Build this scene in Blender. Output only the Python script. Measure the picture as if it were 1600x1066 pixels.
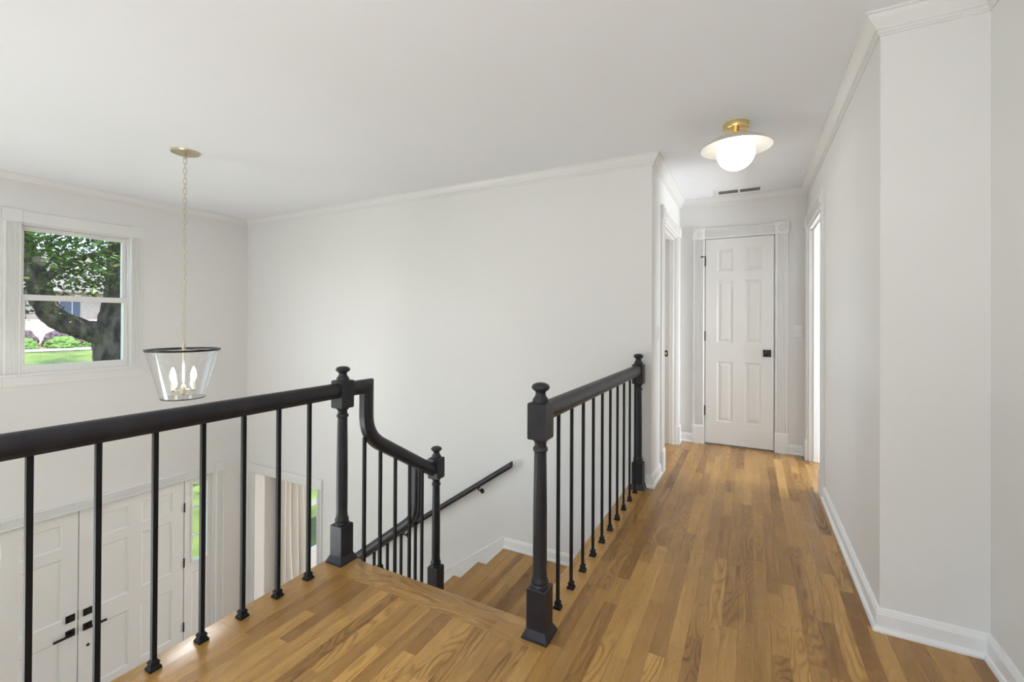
import bpy, bmesh, math, random
from mathutils import Vector, Matrix
random.seed(7)
for o in list(bpy.data.objects): bpy.data.objects.remove(o)
scn = bpy.context.scene
C = scn.collection
PI = math.pi

# ------------------------------------------------------------------ dimensions (metres, upper floor z = 0)
H = 2.44; ZF = -2.62; XW = -5.534; YB = 3.379; XL = -0.635; XR = 0.458; YC = 2.262; XR2 = 0.776; YE = 4.855
YS = -2.4; T = 0.12; XE = 2.5; YN = 5.75
YEDGE = 1.655; XEDGE = -1.90; XHALL = -0.80; ZP = -0.732

# ------------------------------------------------------------------ camera
IMG_W, F_PX = 1600.0, 699.5
cam_d = bpy.data.cameras.new('camera'); cam = bpy.data.objects.new('camera', cam_d); C.objects.link(cam)
cam_d.sensor_fit = 'HORIZONTAL'; cam_d.sensor_width = 36.0; cam_d.lens = 36.0*F_PX/IMG_W
cam_d.shift_y = -35.98/IMG_W; cam_d.clip_start = 0.02; cam_d.clip_end = 300
CAM_H, YAW, PITCH, ROLL = 1.2203, math.radians(27.985), math.radians(-0.2511), math.radians(0.2926)
fwd = Vector((-math.sin(YAW)*math.cos(PITCH), math.cos(YAW)*math.cos(PITCH), -math.sin(PITCH)))
rgt = Vector((math.cos(YAW), math.sin(YAW), 0)); upv = rgt.cross(fwd)
r2 = rgt*math.cos(ROLL)+upv*math.sin(ROLL); u2 = upv*math.cos(ROLL)-rgt*math.sin(ROLL)
m = Matrix.Identity(4)
for i in range(3): m[i][0] = r2[i]; m[i][1] = u2[i]; m[i][2] = -fwd[i]; m[i][3] = (0, 0, CAM_H)[i]
cam.matrix_world = m
scn.camera = cam

# ------------------------------------------------------------------ colour management, sky, sun
vs = scn.view_settings
vs.view_transform = 'Standard'; vs.look = 'None'; vs.exposure = 0.13; vs.gamma = 1.0; vs.use_curve_mapping = False
wd = bpy.data.worlds.new('sky_world'); scn.world = wd; wd.use_nodes = True
nt = wd.node_tree; nt.nodes.clear()
sky = nt.nodes.new('ShaderNodeTexSky'); sky.sky_type = 'NISHITA'; sky.sun_disc = False
sky.sun_elevation = math.radians(68); sky.sun_rotation = math.radians(90)
bg = nt.nodes.new('ShaderNodeBackground'); bg.inputs['Strength'].default_value = 0.70
wo = nt.nodes.new('ShaderNodeOutputWorld')
nt.links.new(sky.outputs[0], bg.inputs[0]); nt.links.new(bg.outputs[0], wo.inputs[0])
SUN_EL = math.radians(68)
sl = bpy.data.lights.new('sun', 'SUN'); sl.energy = 12; sl.angle = math.radians(0.6); sl.color = (1, .95, .88)
so = bpy.data.objects.new('sun', sl); C.objects.link(so); so.location = (30, 5, 40)
sd = Vector((-math.cos(SUN_EL), 0.04, -math.sin(SUN_EL)))
so.rotation_euler = sd.to_track_quat('-Z', 'Y').to_euler()
# unseen area lamps added as fill; the bedroom one stands in for sunlit-floor bounce
def area_lamp(name, loc, direction, sx, sy, power, col=(.915, .945, 1.0)):
    l = bpy.data.lights.new(name, 'AREA'); l.shape = 'RECTANGLE'; l.size = sx; l.size_y = sy; l.energy = power; l.color = col
    o = bpy.data.objects.new(name, l); C.objects.link(o); o.location = loc
    o.rotation_euler = Vector(direction).to_track_quat('-Z', 'Y').to_euler()
    return o
area_lamp('fill_dining', (-3.5, 6.82, -1.35), (0, -1, -.1), 2.0, 1.1, 75)  # added fill that brightens the curtain and dining room
area_lamp('fill_front', (XW+.03, -.70, .70), (1, .15, .7), 2.3, .9, 6)  # added fill from the left, no visible source there
area_lamp('fill_front_lower', (XW+.05, -1.05, -1.25), (1, .05, .75), 1.9, 1.2, 78)  # added fill aimed up at the ceiling and the right walls
area_lamp('fill_rear_landing', (-0.55, -2.34, .75), (0, .02, 1), 1.9, .5, 165)  # added fill pointing straight up to lift the landing ceiling
area_lamp('fill_rear_foyer', (-3.75, -2.34, -1.35), (0, .45, 1), 2.5, 1.1, 8)  # weak added fill from the lower rear of the foyer
area_lamp('daylight_bedroom', (XE-.03, 4.24, .90), (-1, .12, .35), .74, 1.1, 96)
area_lamp('fill_study', (-2.2, YN-.03, 1.3), (0, -1, -.1), 1.0, 1.2, 30)  # added fill for the room left of the hallway


# ------------------------------------------------------------------ materials
M = {}
def mat(name, col, rough=0.5, metal=0.0, spec=0.5, bump=None, coat=0.0, emis=None, estr=0.0, alpha_noise=None):
    m = bpy.data.materials.new(name); m.use_nodes = True
    b = m.node_tree.nodes['Principled BSDF']
    b.inputs['Base Color'].default_value = (*col, 1); b.inputs['Roughness'].default_value = rough
    b.inputs['Metallic'].default_value = metal; b.inputs['Specular IOR Level'].default_value = spec
    b.inputs['Coat Weight'].default_value = coat
    if emis: b.inputs['Emission Color'].default_value = (*emis, 1); b.inputs['Emission Strength'].default_value = estr
    N = m.node_tree.nodes; L = m.node_tree.links
    if bump:
        tc = N.new('ShaderNodeNewGeometry'); nz = N.new('ShaderNodeTexNoise'); nz.inputs['Scale'].default_value = bump[0]; nz.inputs['Detail'].default_value = 3
        bp = N.new('ShaderNodeBump'); bp.inputs['Strength'].default_value = bump[1]; bp.inputs['Distance'].default_value = 0.002
        L.new(tc.outputs['Position'], nz.inputs['Vector']); L.new(nz.outputs['Fac'], bp.inputs['Height']); L.new(bp.outputs[0], b.inputs['Normal'])
    if alpha_noise:   # colour variation: (scale, colour2)
        tc = N.new('ShaderNodeNewGeometry'); nz = N.new('ShaderNodeTexNoise'); nz.inputs['Scale'].default_value = alpha_noise[0]; nz.inputs['Detail'].default_value = 6
        mp = N.new('ShaderNodeVectorMath'); mp.operation = 'MULTIPLY'; mp.inputs[1].default_value = alpha_noise[2] if len(alpha_noise) > 2 else (1, 1, 1)
        rp = N.new('ShaderNodeValToRGB'); rp.color_ramp.elements[0].position = .35; rp.color_ramp.elements[1].position = .65
        rp.color_ramp.elements[0].color = (*col, 1); rp.color_ramp.elements[1].color = (*alpha_noise[1], 1)
        L.new(tc.outputs['Position'], mp.inputs[0]); L.new(mp.outputs[0], nz.inputs['Vector']); L.new(nz.outputs['Fac'], rp.inputs[0]); L.new(rp.outputs[0], b.inputs['Base Color'])
    M[name] = m
    return m
mat('wall_paint', (.768, .757, .736), .6, bump=(260, .05))
mat('ceiling_paint', (.865, .880, .91), .9, bump=(180, .05))
mat('base_paint', (.86, .858, .85), .3)
mat('trim_paint', (.780, .771, .752), .32, bump=(40, .02))
mat('door_paint', (.755, .743, .715), .35, bump=(60, .03))
mat('black_wood', (.015, .015, .019), .40, spec=.38, bump=(90, .06), alpha_noise=(14, (.023, .022, .027)))
mat('black_iron', (.012, .012, .013), .55, spec=.18, bump=(300, .05))
mat('black_metal', (.013, .013, .014), .35, metal=.3)
mat('brass', (.80, .60, .27), .24, metal=1.0)
mat('nickel_brass', (.64, .57, .42), .28, metal=1.0)
mat('cream_enamel', (.74, .69, .58), .35)
mat('white_enamel', (.78, .765, .72), .35)
mat('globe_glass', (.95, .95, .93), .3, emis=(1, .965, .90), estr=1.7)
mat('bulb_glow', (.95, .95, .95), .3, emis=(1, .97, .93), estr=350)
mat('candle_sleeve', (.82, .80, .72), .4)
mat('vent_dark', (.24, .235, .22), .7)
mat('plastic_white', (.84, .83, .81), .3)
mat('carpet', (.66, .63, .58), .95, bump=(700, .6))
mat('curtain_cloth', (.74, .72, .67), .85, bump=(900, .3))
mat('seal_gap_dark', (.03, .03, .03), .7)
# outdoors
mat('grass', (.028, .060, .012), .9, alpha_noise=(.75, (.115, .165, .032)), bump=None)  # tone noise also paints dapples of leaf shade into the grass
mat('mulch', (.12, .075, .055), .95, alpha_noise=(9, (.19, .13, .10)))
mat('concrete', (.24, .235, .22), .9, alpha_noise=(4, (.30, .29, .28)))
mat('bark', (.010, .008, .006), .95, alpha_noise=(6, (.15, .12, .095), (1.5, 1.5, .6)))  # bark pattern, with dappled light painted into the pale patches
mat('shrub_green', (.04, .10, .015), .8, alpha_noise=(14, (.12, .21, .04)))
mat('shrub_purple', (.04, .026, .035), .8, alpha_noise=(14, (.10, .07, .09)))
mat('shutter_blue', (.09, .10, .15), .6)
mat('roof_shingle', (.10, .09, .085), .9, alpha_noise=(6, (.16, .15, .14)))
def leaf_mat():
    m = bpy.data.materials.new('leaf'); m.use_nodes = True; N = m.node_tree.nodes; L = m.node_tree.links; N.clear()
    g = N.new('ShaderNodeNewGeometry'); rp = N.new('ShaderNodeValToRGB')
    rp.color_ramp.elements[0].color = (.025, .062, .010, 1); rp.color_ramp.elements[1].color = (.12, .20, .04, 1)
    L.new(g.outputs['Random Per Island'], rp.inputs[0])
    d = N.new('ShaderNodeBsdfDiffuse'); t = N.new('ShaderNodeBsdfTranslucent'); gl = N.new('ShaderNodeBsdfGlossy'); gl.inputs['Roughness'].default_value = .4
    mx = N.new('ShaderNodeMixShader'); mx.inputs[0].default_value = .4; mx2 = N.new('ShaderNodeMixShader'); mx2.inputs[0].default_value = .06
    o = N.new('ShaderNodeOutputMaterial')
    L.new(rp.outputs[0], d.inputs[0]); L.new(rp.outputs[0], t.inputs[0]); L.new(d.outputs[0], mx.inputs[1]); L.new(t.outputs[0], mx.inputs[2])
    L.new(mx.outputs[0], mx2.inputs[1]); L.new(gl.outputs[0], mx2.inputs[2]); L.new(mx2.outputs[0], o.inputs[0])
    M['leaf'] = m
leaf_mat()
def glass_mat(name, tint, refl, rough=0.0, edge=None, base_r=.05):
    m = bpy.data.materials.new(name); m.use_nodes = True; N = m.node_tree.nodes; L = m.node_tree.links; N.clear()
    tr = N.new('ShaderNodeBsdfTransparent'); tr.inputs[0].default_value = (*tint, 1)
    gl = N.new('ShaderNodeBsdfGlossy'); gl.inputs['Roughness'].default_value = rough
    fr = N.new('ShaderNodeLayerWeight'); fr.inputs['Blend'].default_value = refl
    mx = N.new('ShaderNodeMixShader'); o = N.new('ShaderNodeOutputMaterial')
    L.new(fr.outputs['Fresnel' if not edge else 'Facing'], mx.inputs[0])
    if edge:
        mm = N.new('ShaderNodeMath'); mm.operation = 'POWER'; mm.inputs[1].default_value = edge
        ad = N.new('ShaderNodeMath'); ad.operation = 'MULTIPLY_ADD'; ad.inputs[1].default_value = .85; ad.inputs[2].default_value = base_r
        L.new(fr.outputs['Facing'], mm.inputs[0]); L.new(mm.outputs[0], ad.inputs[0]); L.new(ad.outputs[0], mx.inputs[0])
    L.new(tr.outputs[0], mx.inputs[1]); L.new(gl.outputs[0], mx.inputs[2]); L.new(mx.outputs[0], o.inputs[0])
    M[name] = m
glass_mat('window_glass', (.97, .98, .97), .5, 0.0, edge=5.0, base_r=.03)
glass_mat('shade_glass', (.985, .985, .985), .5, .04, edge=2.0)
def brick_mat():
    m = bpy.data.materials.new('pale_brick'); m.use_nodes = True; N = m.node_tree.nodes; L = m.node_tree.links
    b = N['Principled BSDF']; b.inputs['Roughness'].default_value = .9
    g = N.new('ShaderNodeNewGeometry'); s = N.new('ShaderNodeSeparateXYZ'); c = N.new('ShaderNodeCombineXYZ'); t = N.new('ShaderNodeTexBrick')
    t.inputs['Scale'].default_value = 4; t.inputs['Color1'].default_value = (.46, .33, .27, 1); t.inputs['Color2'].default_value = (.56, .42, .35, 1); t.inputs['Mortar'].default_value = (.52, .48, .44, 1)
    L.new(g.outputs['Position'], s.inputs[0]); L.new(s.outputs['Y'], c.inputs[0]); L.new(s.outputs['Z'], c.inputs[1]); L.new(c.outputs[0], t.inputs['Vector']); L.new(t.outputs['Color'], b.inputs['Base Color'])
    M['pale_brick'] = m
brick_mat()
def oak_mat(name, along):
    """oak: tone and seed come from the object's colour (R tone, G seed, B figure)"""
    m = bpy.data.materials.new(name); m.use_nodes = True; N = m.node_tree.nodes; L = m.node_tree.links
    b = N['Principled BSDF']
    g = N.new('ShaderNodeNewGeometry'); s = N.new('ShaderNodeSeparateXYZ'); L.new(g.outputs['Position'], s.inputs[0])
    oi = N.new('ShaderNodeObjectInfo'); cs = N.new('ShaderNodeSeparateColor'); L.new(oi.outputs['Color'], cs.inputs[0])
    al, ac = ('Y', 'X') if along == 'y' else ('X', 'Y')
    def math_(op, a, bb=None, c=None):
        n = N.new('ShaderNodeMath'); n.operation = op
        for i, v in enumerate((a, bb, c)):
            if v is None: continue
            if isinstance(v, (int, float)): n.inputs[i].default_value = v
            else: L.new(v, n.inputs[i])
        return n.outputs[0]
    seed = math_('MULTIPLY', cs.outputs['Green'], 53.0)
    def noise(sa, sl_, sc, det, off=0.0):
        c = N.new('ShaderNodeCombineXYZ')
        L.new(math_('MULTIPLY', s.outputs[ac], sa), c.inputs[0]); L.new(math_('MULTIPLY', s.outputs[al], sl_), c.inputs[1])
        L.new(math_('ADD', seed, off), c.inputs[2])
        n = N.new('ShaderNodeTexNoise'); n.inputs['Scale'].default_value = sc; n.inputs['Detail'].default_value = det; n.inputs['Roughness'].default_value = .55
        L.new(c.outputs[0], n.inputs['Vector']); return n.outputs['Fac']
    big = noise(1.0, .16, 9.0, 1.5)
    rings = math_('SINE', math_('ADD', math_('MULTIPLY', big, 120.0), math_('MULTIPLY', s.outputs[ac], 90.0)))
    rings = math_('POWER', math_('MULTIPLY_ADD', rings, .5, .5), 2.2)
    fig = math_('MULTIPLY', rings, math_('MULTIPLY_ADD', cs.outputs['Blue'], .70, .08))
    fine = noise(1.0, .022, 260.0, 3.0, 3.0)
    streak = noise(1.0, .03, 42.0, 2.0, 9.0)
    mott = noise(1.0, .35, 5.0, 2.0, 21.0)
    f = math_('ADD', fig, math_('ADD', math_('MULTIPLY', math_('SUBTRACT', fine, .38), .9), math_('MULTIPLY', math_('SUBTRACT', streak, .42), 1.0)))
    cl = N.new('ShaderNodeClamp'); L.new(f, cl.inputs[0])
    def mix(fac, a, bb):
        n = N.new('ShaderNodeMix'); n.data_type = 'RGBA'
        if isinstance(fac, (int, float)): n.inputs[0].default_value = fac
        else: L.new(fac, n.inputs[0])
        for i, v in ((6, a), (7, bb)):
            if isinstance(v, tuple): n.inputs[i].default_value = (*v, 1)
            else: L.new(v, n.inputs[i])
        return n.outputs[2]
    light = mix(cs.outputs['Red'], (.325, .162, .044), (.64, .380, .120))
    dark = mix(cs.outputs['Red'], (.145, .064, .014), (.385, .192, .046))
    col = mix(cl.outputs[0], light, dark)
    hs = N.new('ShaderNodeHueSaturation'); L.new(col, hs.inputs['Color']); L.new(math_('MULTIPLY_ADD', mott, .5, .75), hs.inputs['Value'])
    L.new(hs.outputs[0], b.inputs['Base Color'])
    b.inputs['Roughness'].default_value = .27; b.inputs['Specular IOR Level'].default_value = .4
    L.new(math_('MULTIPLY_ADD', cl.outputs[0], .10, .25), b.inputs['Roughness'])
    bp = N.new('ShaderNodeBump'); bp.inputs['Strength'].default_value = .10; bp.inputs['Distance'].default_value = .0008
    L.new(f, bp.inputs['Height']); L.new(bp.outputs[0], b.inputs['Normal'])
    M[name] = m
oak_mat('oak_y', 'y'); oak_mat('oak_x', 'x')

# ------------------------------------------------------------------ builders
class MB:
    def __init__(s): s.v = []; s.f = []
    def box(s, x0, x1, y0, y1, z0, z1):
        n = len(s.v)
        s.v += [(x, y, z) for z in (z0, z1) for y in (y0, y1) for x in (x0, x1)]
        for q in ((0, 2, 3, 1), (4, 5, 7, 6), (0, 1, 5, 4), (2, 6, 7, 3), (0, 4, 6, 2), (1, 3, 7, 5)): s.f.append([n+i for i in q])
        return s
    def grid(s, rows, closed=False, cap=False):
        n = len(s.v); R = len(rows); K = len(rows[0])
        for r in rows: s.v += [tuple(p) for p in r]
        for i in range(R-1):
            for j in range(K if closed else K-1):
                a = n+i*K+j; b = n+i*K+(j+1) % K
                s.f.append([a, b, b+K, a+K])
        if cap: s.f.append([n+j for j in range(K)][::-1]); s.f.append([n+(R-1)*K+j for j in range(K)])
        return s
    def lathe(s, prof, n=24, cx=0, cy=0, cap=True):
        rows = [[(cx+r*math.cos(2*PI*j/n), cy+r*math.sin(2*PI*j/n), z) for j in range(n)] for r, z in prof]
        return s.grid(rows, True, cap)
    def tube(s, pts, rad, n=8, cap=True):
        rows = []; ref = None
        pts = [Vector(p) for p in pts]
        for i, p in enumerate(pts):
            t = (pts[min(i+1, len(pts)-1)]-pts[max(i-1, 0)]).normalized()
            if ref is None: ref = t.orthogonal().normalized()
            u = (ref-t*ref.dot(t)).normalized(); ref = u; w = t.cross(u)
            r = rad[i] if isinstance(rad, (list, tuple)) else rad
            rows.append([p+u*r*math.cos(2*PI*j/n)+w*r*math.sin(2*PI*j/n) for j in range(n)])
        return s.grid(rows, True, cap)
    def frustum(s, x, y, z0, z1, h0, h1):
        rows = [[(x-h, y-h, z), (x+h, y-h, z), (x+h, y+h, z), (x-h, y+h, z)] for h, z in ((h0, z0), (h1, z1))]
        return s.grid(rows, True, True)
    def build(s, name, mt, parent=None, bevel=0, seg=2, smooth=None, origin=None):
        me = bpy.data.meshes.new(name)
        v = s.v
        if origin is not None: v = [(p[0]-origin[0], p[1]-origin[1], p[2]-origin[2]) for p in v]
        me.from_pydata(v, [], s.f); me.update()
        bm = bmesh.new(); bm.from_mesh(me)
        bmesh.ops.recalc_face_normals(bm, faces=bm.faces)
        if bevel: bmesh.ops.bevel(bm, geom=list(bm.edges), offset=bevel, segments=seg, profile=.6, affect='EDGES', clamp_overlap=True)
        if smooth is not None:
            for f in bm.faces: f.smooth = True
            for e in bm.edges:
                if len(e.link_faces) == 2 and e.calc_face_angle(0) > math.radians(smooth): e.smooth = False
        bm.to_mesh(me); bm.free()
        me.materials.append(M[mt] if isinstance(mt, str) else mt)
        o = bpy.data.objects.new(name, me); C.objects.link(o)
        if origin is not None: o.location = origin
        if parent: o.parent = parent; o.matrix_parent_inverse = world_of(parent).inverted()
        return o
def world_of(o):
    w = Matrix.LocRotScale(o.location, o.rotation_euler, o.scale)
    return w if o.parent is None else world_of(o.parent) @ o.matrix_parent_inverse @ w
def empty(name, loc):
    o = bpy.data.objects.new(name, None); C.objects.link(o); o.location = loc; o.empty_display_size = .1; return o
def tag(o, label, cat, group=None):
    o['label'] = label; o['category'] = cat
    if group: o['group'] = group
    return o
def struct(o, label=None):
    o['kind'] = 'structure'
    if label: o['label'] = label
    return o
def copy_part(o, parent, dx=0, dy=0, dz=0):
    c = o.copy(); C.objects.link(c); c.parent = parent; c.matrix_parent_inverse = o.matrix_parent_inverse
    c.location = (o.location.x+dx, o.location.y+dy, o.location.z+dz)
    for ch in [q for q in bpy.data.objects if q.parent == o]:
        d = ch.copy(); C.objects.link(d); d.parent = c; d.matrix_parent_inverse = ch.matrix_parent_inverse
    return c
def miters(path):
    """2-D mitre vectors of the left-hand normal of a polyline"""
    out = []
    n = len(path)
    nr = []
    for i in range(n-1):
        dx, dy = path[i+1][0]-path[i][0], path[i+1][1]-path[i][1]; l = math.hypot(dx, dy); nr.append((-dy/l, dx/l))
    for i in range(n):
        a = nr[max(i-1, 0)]; b = nr[min(i, n-2)]
        k = 1+a[0]*b[0]+a[1]*b[1]
        out.append(((a[0]+b[0])/k, (a[1]+b[1])/k))
    return out
def sweep_wall(path, prof, i0, i1, z=0.0, side=1):
    """moulding with profile (out, z) along an xy polyline; only segments i0..i1-1; mitred at corners"""
    ms = miters(path); mb = MB()
    rows = [[(path[i][0]+side*a*ms[i][0], path[i][1]+side*a*ms[i][1], z+b) for a, b in prof] for i in range(i0, i1+1)]
    mb.grid(rows, True, True)
    return mb
def sweep_plane(path, prof, pos):
    """profile (w, t) along a polyline (s, z) of a vertical plane; pos(s, w, z) -> xyz"""
    ms = miters(path); mb = MB()
    mb.grid([[pos(p[0]+t*mm[0], w, p[1]+t*mm[1]) for w, t in prof] for p, mm in zip(path, ms)], True, True)
    return mb
def bez(a, b, c, n=8):
    return [((1-t)**2*a[0]+2*t*(1-t)*b[0]+t*t*c[0], (1-t)**2*a[1]+2*t*(1-t)*b[1]+t*t*c[1]) for t in [i/n for i in range(n+1)]]
def wall_x(name, x0, x1, y0, y1, z0, z1, holes=(), mt='wall_paint'):
    """wall across x (thickness x0..x1) with rectangular holes (ya, yb, za, zb)"""
    mb = MB(); ys = sorted({y0, y1, *[h[0] for h in holes], *[h[1] for h in holes]})
    for a, b in zip(ys, ys[1:]):
        cut = sorted([(h[2], h[3]) for h in holes if h[0] < (a+b)/2 < h[1]])
        z = z0
        for c, d in cut:
            if c > z+1e-6: mb.box(x0, x1, a, b, z, c)
            z = d
        if z1 > z+1e-6: mb.box(x0, x1, a, b, z, z1)
    return struct(mb.build(name, mt))
def wall_y(name, y0, y1, x0, x1, z0, z1, holes=(), mt='wall_paint'):
    mb = MB(); xs = sorted({x0, x1, *[h[0] for h in holes], *[h[1] for h in holes]})
    for a, b in zip(xs, xs[1:]):
        cut = sorted([(h[2], h[3]) for h in holes if h[0] < (a+b)/2 < h[1]])
        z = z0
        for c, d in cut:
            if c > z+1e-6: mb.box(a, b, y0, y1, z, c)
            z = d
        if z1 > z+1e-6: mb.box(a, b, y0, y1, z, z1)
    return struct(mb.build(name, mt))

# ------------------------------------------------------------------ shell
WIN = (1.400, 2.182, .735, 2.035)                 # y0 y1 z0 z1 of the high window
SEAM = 1.819; DW = .886; DTOP = -.584             # front doors
WIN9 = (-1.90, .50, .25, 2.10); WIN11 = (-2.05, .25, -2.0, -.55)  # unseen front wall openings added for the fill lamps
FD = (SEAM-1.195, SEAM+1.195, ZF, DTOP+.012)      # door unit opening
DWIN = (4.215, 5.25, -2.15, -.72)                 # dining room window
OPN = (-5.362, -4.217, ZF, -.655)                 # cased opening to the dining room
LD = (3.832, 4.668); RD = (3.832, 4.690); DH = 2.045   # hall doorways
REAR1 = (-1.55, .45, .40, 1.15); REAR2 = (-5.10, -2.40, -2.10, -.45)  # unseen rear openings added for the fill lamps
EWIN = (3.86, 5.00, .30, 2.10); NWIN = (-2.75, -1.65, .65, 2.0)  # bedroom window, and an unseen study opening added for fill
wall_x('wall_front', XW-.16, XW, YS-T, 7.0, ZF-.4, H, [WIN, WIN9, WIN11, FD, DWIN])
wall_y('wall_stair', YB, YB+T, XW, XL, ZF, H, [OPN])
wall_x('wall_hall_left', XL-T, XL, YB+T, YE+T, 0.0, H, [(LD[0], LD[1], 0, DH)])
wall_y('wall_hall_end', YE, YE+T, XL, XR, -.28, H, [(-.405, .2115, 0, 2.042)])
wall_y('wall_closet_back', YE+.7, YE+.7+T, XL-T, XR+T, -.28, H)
wall_x('wall_hall_right', XR, XR+T, YC, YE+T, 0.0, H, [(RD[0], RD[1], 0.0, DH)])
wall_y('wall_jog', YC, YC+T, XR+T, XE, -.28, H)
wall_x('wall_landing_right', XR2, XR2+T, YS, YC, ZF, H)
wall_y('wall_rear', YS-T, YS, XW, XR2+T, ZF-.4, H, [REAR1, REAR2])
wall_x('wall_bedroom_east', XE, XE+.16, YC, YN+T, -.28, H, [EWIN])
wall_y('wall_bedroom_north', YN, YN+T, XR+T, XE, -.28, H)
wall_x('wall_study_west', -3.7, -3.7+T, YB+T, YN, -.02, H)
wall_y('wall_study_north', YN, YN+T, -3.7, XL-T, -.28, H, [NWIN])
DN = (-4.6, -2.4, -2.0, -.75)  # unseen opening added for the dining fill lamp
wall_y('wall_dining_north', 6.88, 7.0, XW, -1.3, ZF, -.28, [DN])
wall_x('wall_dining_east', -1.42, -1.30, YB+T, 6.88, ZF, -.28)
wall_x('wall_under_hall', XHALL+.012, XR2, 1.70, YB, ZF, -.28)
wall_x('wall_under_landing', XEDGE+.35, XEDGE+.47, YS, 1.60, ZF, -.28)
struct(MB().box(XW-.20, XE+.4, YS-.4, 7.3, H, H+.28).build('ceiling', 'ceiling_paint'))
struct(MB().box(XW, XE+.16, YS-.0, 7.0, ZF-.25, ZF).build('floor_foyer', 'oak_y'))
struct(MB().box(XW, XL-T, YB+T, 7.0, -.28, -.02).build('ceiling_dining', 'ceiling_paint'))

# upper floor: subfloor slab with white edge, planks on top
fl = MB()
fl.box(XEDGE+.025, XR2, YS, YEDGE-.03, -.28, -.019)
fl.box(XHALL+.02, XR, YEDGE-.03, YE+.1, -.28, -.019)
fl.box(XR, XR2, YEDGE-.03, YC, -.28, -.019)
floor = struct(fl.build('floor', 'trim_paint'), 'oak strip floor of the landing and hallway')
struct(MB().box(XR+T, XE, YC+T, YN, -.28, .004).build('floor_bedroom', 'carpet'))
struct(MB().box(-3.7, XL-T, YB+T, YN, -.02, .0).build('floor_study', 'oak_y'))
rr = random.Random(11)
def plank(x0, x1, y0, y1, parent, z1=0.0, th=.018, mt='oak_y', tone=None, fig=None, nose=None, name='plank'):
    g = .00012; e = .0003
    xa, xb, ya, yb = x0+g, x1-g, y0+g, y1-g
    rows = [[(xa, ya, z1-th), (xb, ya, z1-th), (xb, yb, z1-th), (xa, yb, z1-th)],
            [(xa, ya, z1-e), (xb, ya, z1-e), (xb, yb, z1-e), (xa, yb, z1-e)],
            [(xa+e, ya+e, z1), (xb-e, ya+e, z1), (xb-e, yb-e, z1), (xa+e, yb-e, z1)]]
    o = MB().grid(rows, True, True).build(name, mt, parent, origin=((x0+x1)/2, (y0+y1)/2, z1))
    t = tone if tone is not None else min(1, max(0, rr.gauss(.45, .28)))
    o.color = (t, rr.random(), fig if fig is not None else rr.choice((.05, .15, .3, .55, .9, 1.0)), 1)
    return o
PW = .0572; PX0 = .017
k0 = math.floor((-1.735-PX0)/PW); k1 = math.ceil((XR2-PX0)/PW)
rest = MB()
for k in range(k0, k1+1):
    xa, xb = PX0+k*PW, PX0+(k+1)*PW
    xa = max(xa, -1.735); xb = min(xb, XR2)
    if xb-xa < .004: continue
    if xb <= -.745: ytop = 1.512
    elif xa < -.675: ytop = 1.512
    elif xa < XR-.003: ytop = YE
    else: ytop = YC
    strad = xa < XR < xb and ytop == YE
    y = .52-rr.random()*.5
    rest.box(xa+.0004, xb-.0004, YS, y-.0004, -.018, 0)
    while y < ytop-1e-4:
        L_ = rr.choice((.22, .32, .42, .55, .7, .85, 1.05))*rr.uniform(.9, 1.12)
        y2 = y+L_
        if strad and y < YC-.001 and y2 > YC-.16: y2 = YC
        if ytop-y2 < .16: y2 = ytop
        plank(xa, XR if strad and y > YC-.001 else xb, y, min(y2, ytop), floor)
        y = y2
ro = rest.build('plank', 'oak_y', floor); ro['kind'] = 'stuff'; ro.color = (.45, .3, .4, 1)
# hall strips between the near nosing board and the landing boards (x -0.745..-0.665, y 1.512..)
plank(-.745, -.6694, 1.512, YEDGE, floor, tone=.5, fig=.2)
# border boards: landing front nosing, landing side nosing, hall side nosing
def nosing(x0, x1, y0, y1, mt, axis, tone, fig):
    r = .012; P = []
    prof = [(0, -.020), (0, -.0005), (.0005, 0)]
    w = (y1-y0) if axis == 'x' else (x1-x0)
    prof += [(w-r, 0)]+[(w-r+r*math.sin(a), -r+r*math.cos(a)) for a in (.5, 1.0, 1.57)]+[(w, -.022), (w-.008, -.028)]
    if axis == 'x': rows = [[(x, y0+a, b) for a, b in prof] for x in (x0, x1)]
    else: rows = [[(x1-a, y, b) for a, b in prof] for y in (y0, y1)]
    o = MB().grid(rows, True, True).build('nosing_board', mt, floor, smooth=40); o.color = (tone, rr.random(), fig, 1); return o
nosing(-1.735, -.90, 1.5125, YEDGE, 'oak_x', 'x', .52, .9)
nosing(-.8995, -.7455, 1.5125, YEDGE, 'oak_x', 'x', .50, .5)
ys_ = [YS, -.9, .35, 1.05, YEDGE]
for a, b, t in zip(ys_, ys_[1:], (.4, .5, .48, .42)): nosing(XEDGE, -1.7355, a+.0004, b-.0004, 'oak_y', 'y', t, .25)
for a, b, t in ((YEDGE+.0005, 2.52, .62), (2.5205, YB-.001, .58)): nosing(XHALL, -.6695, a, b, 'oak_y', 'y', t, .15)
for a, b in ((LD[0], LD[1]),):
    o = MB().box(XL-T-.001, XL+.001, a, b, -.02, -.0003).build('threshold_board', 'oak_y', floor); o.color = (.4, .2, .3, 1)
o = MB().box(XR+.0005, XR+T+.02, RD[0], RD[1], -.02, .0).build('threshold_board', 'oak_y', floor); o.color = (.5, .6, .3, 1)

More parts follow.
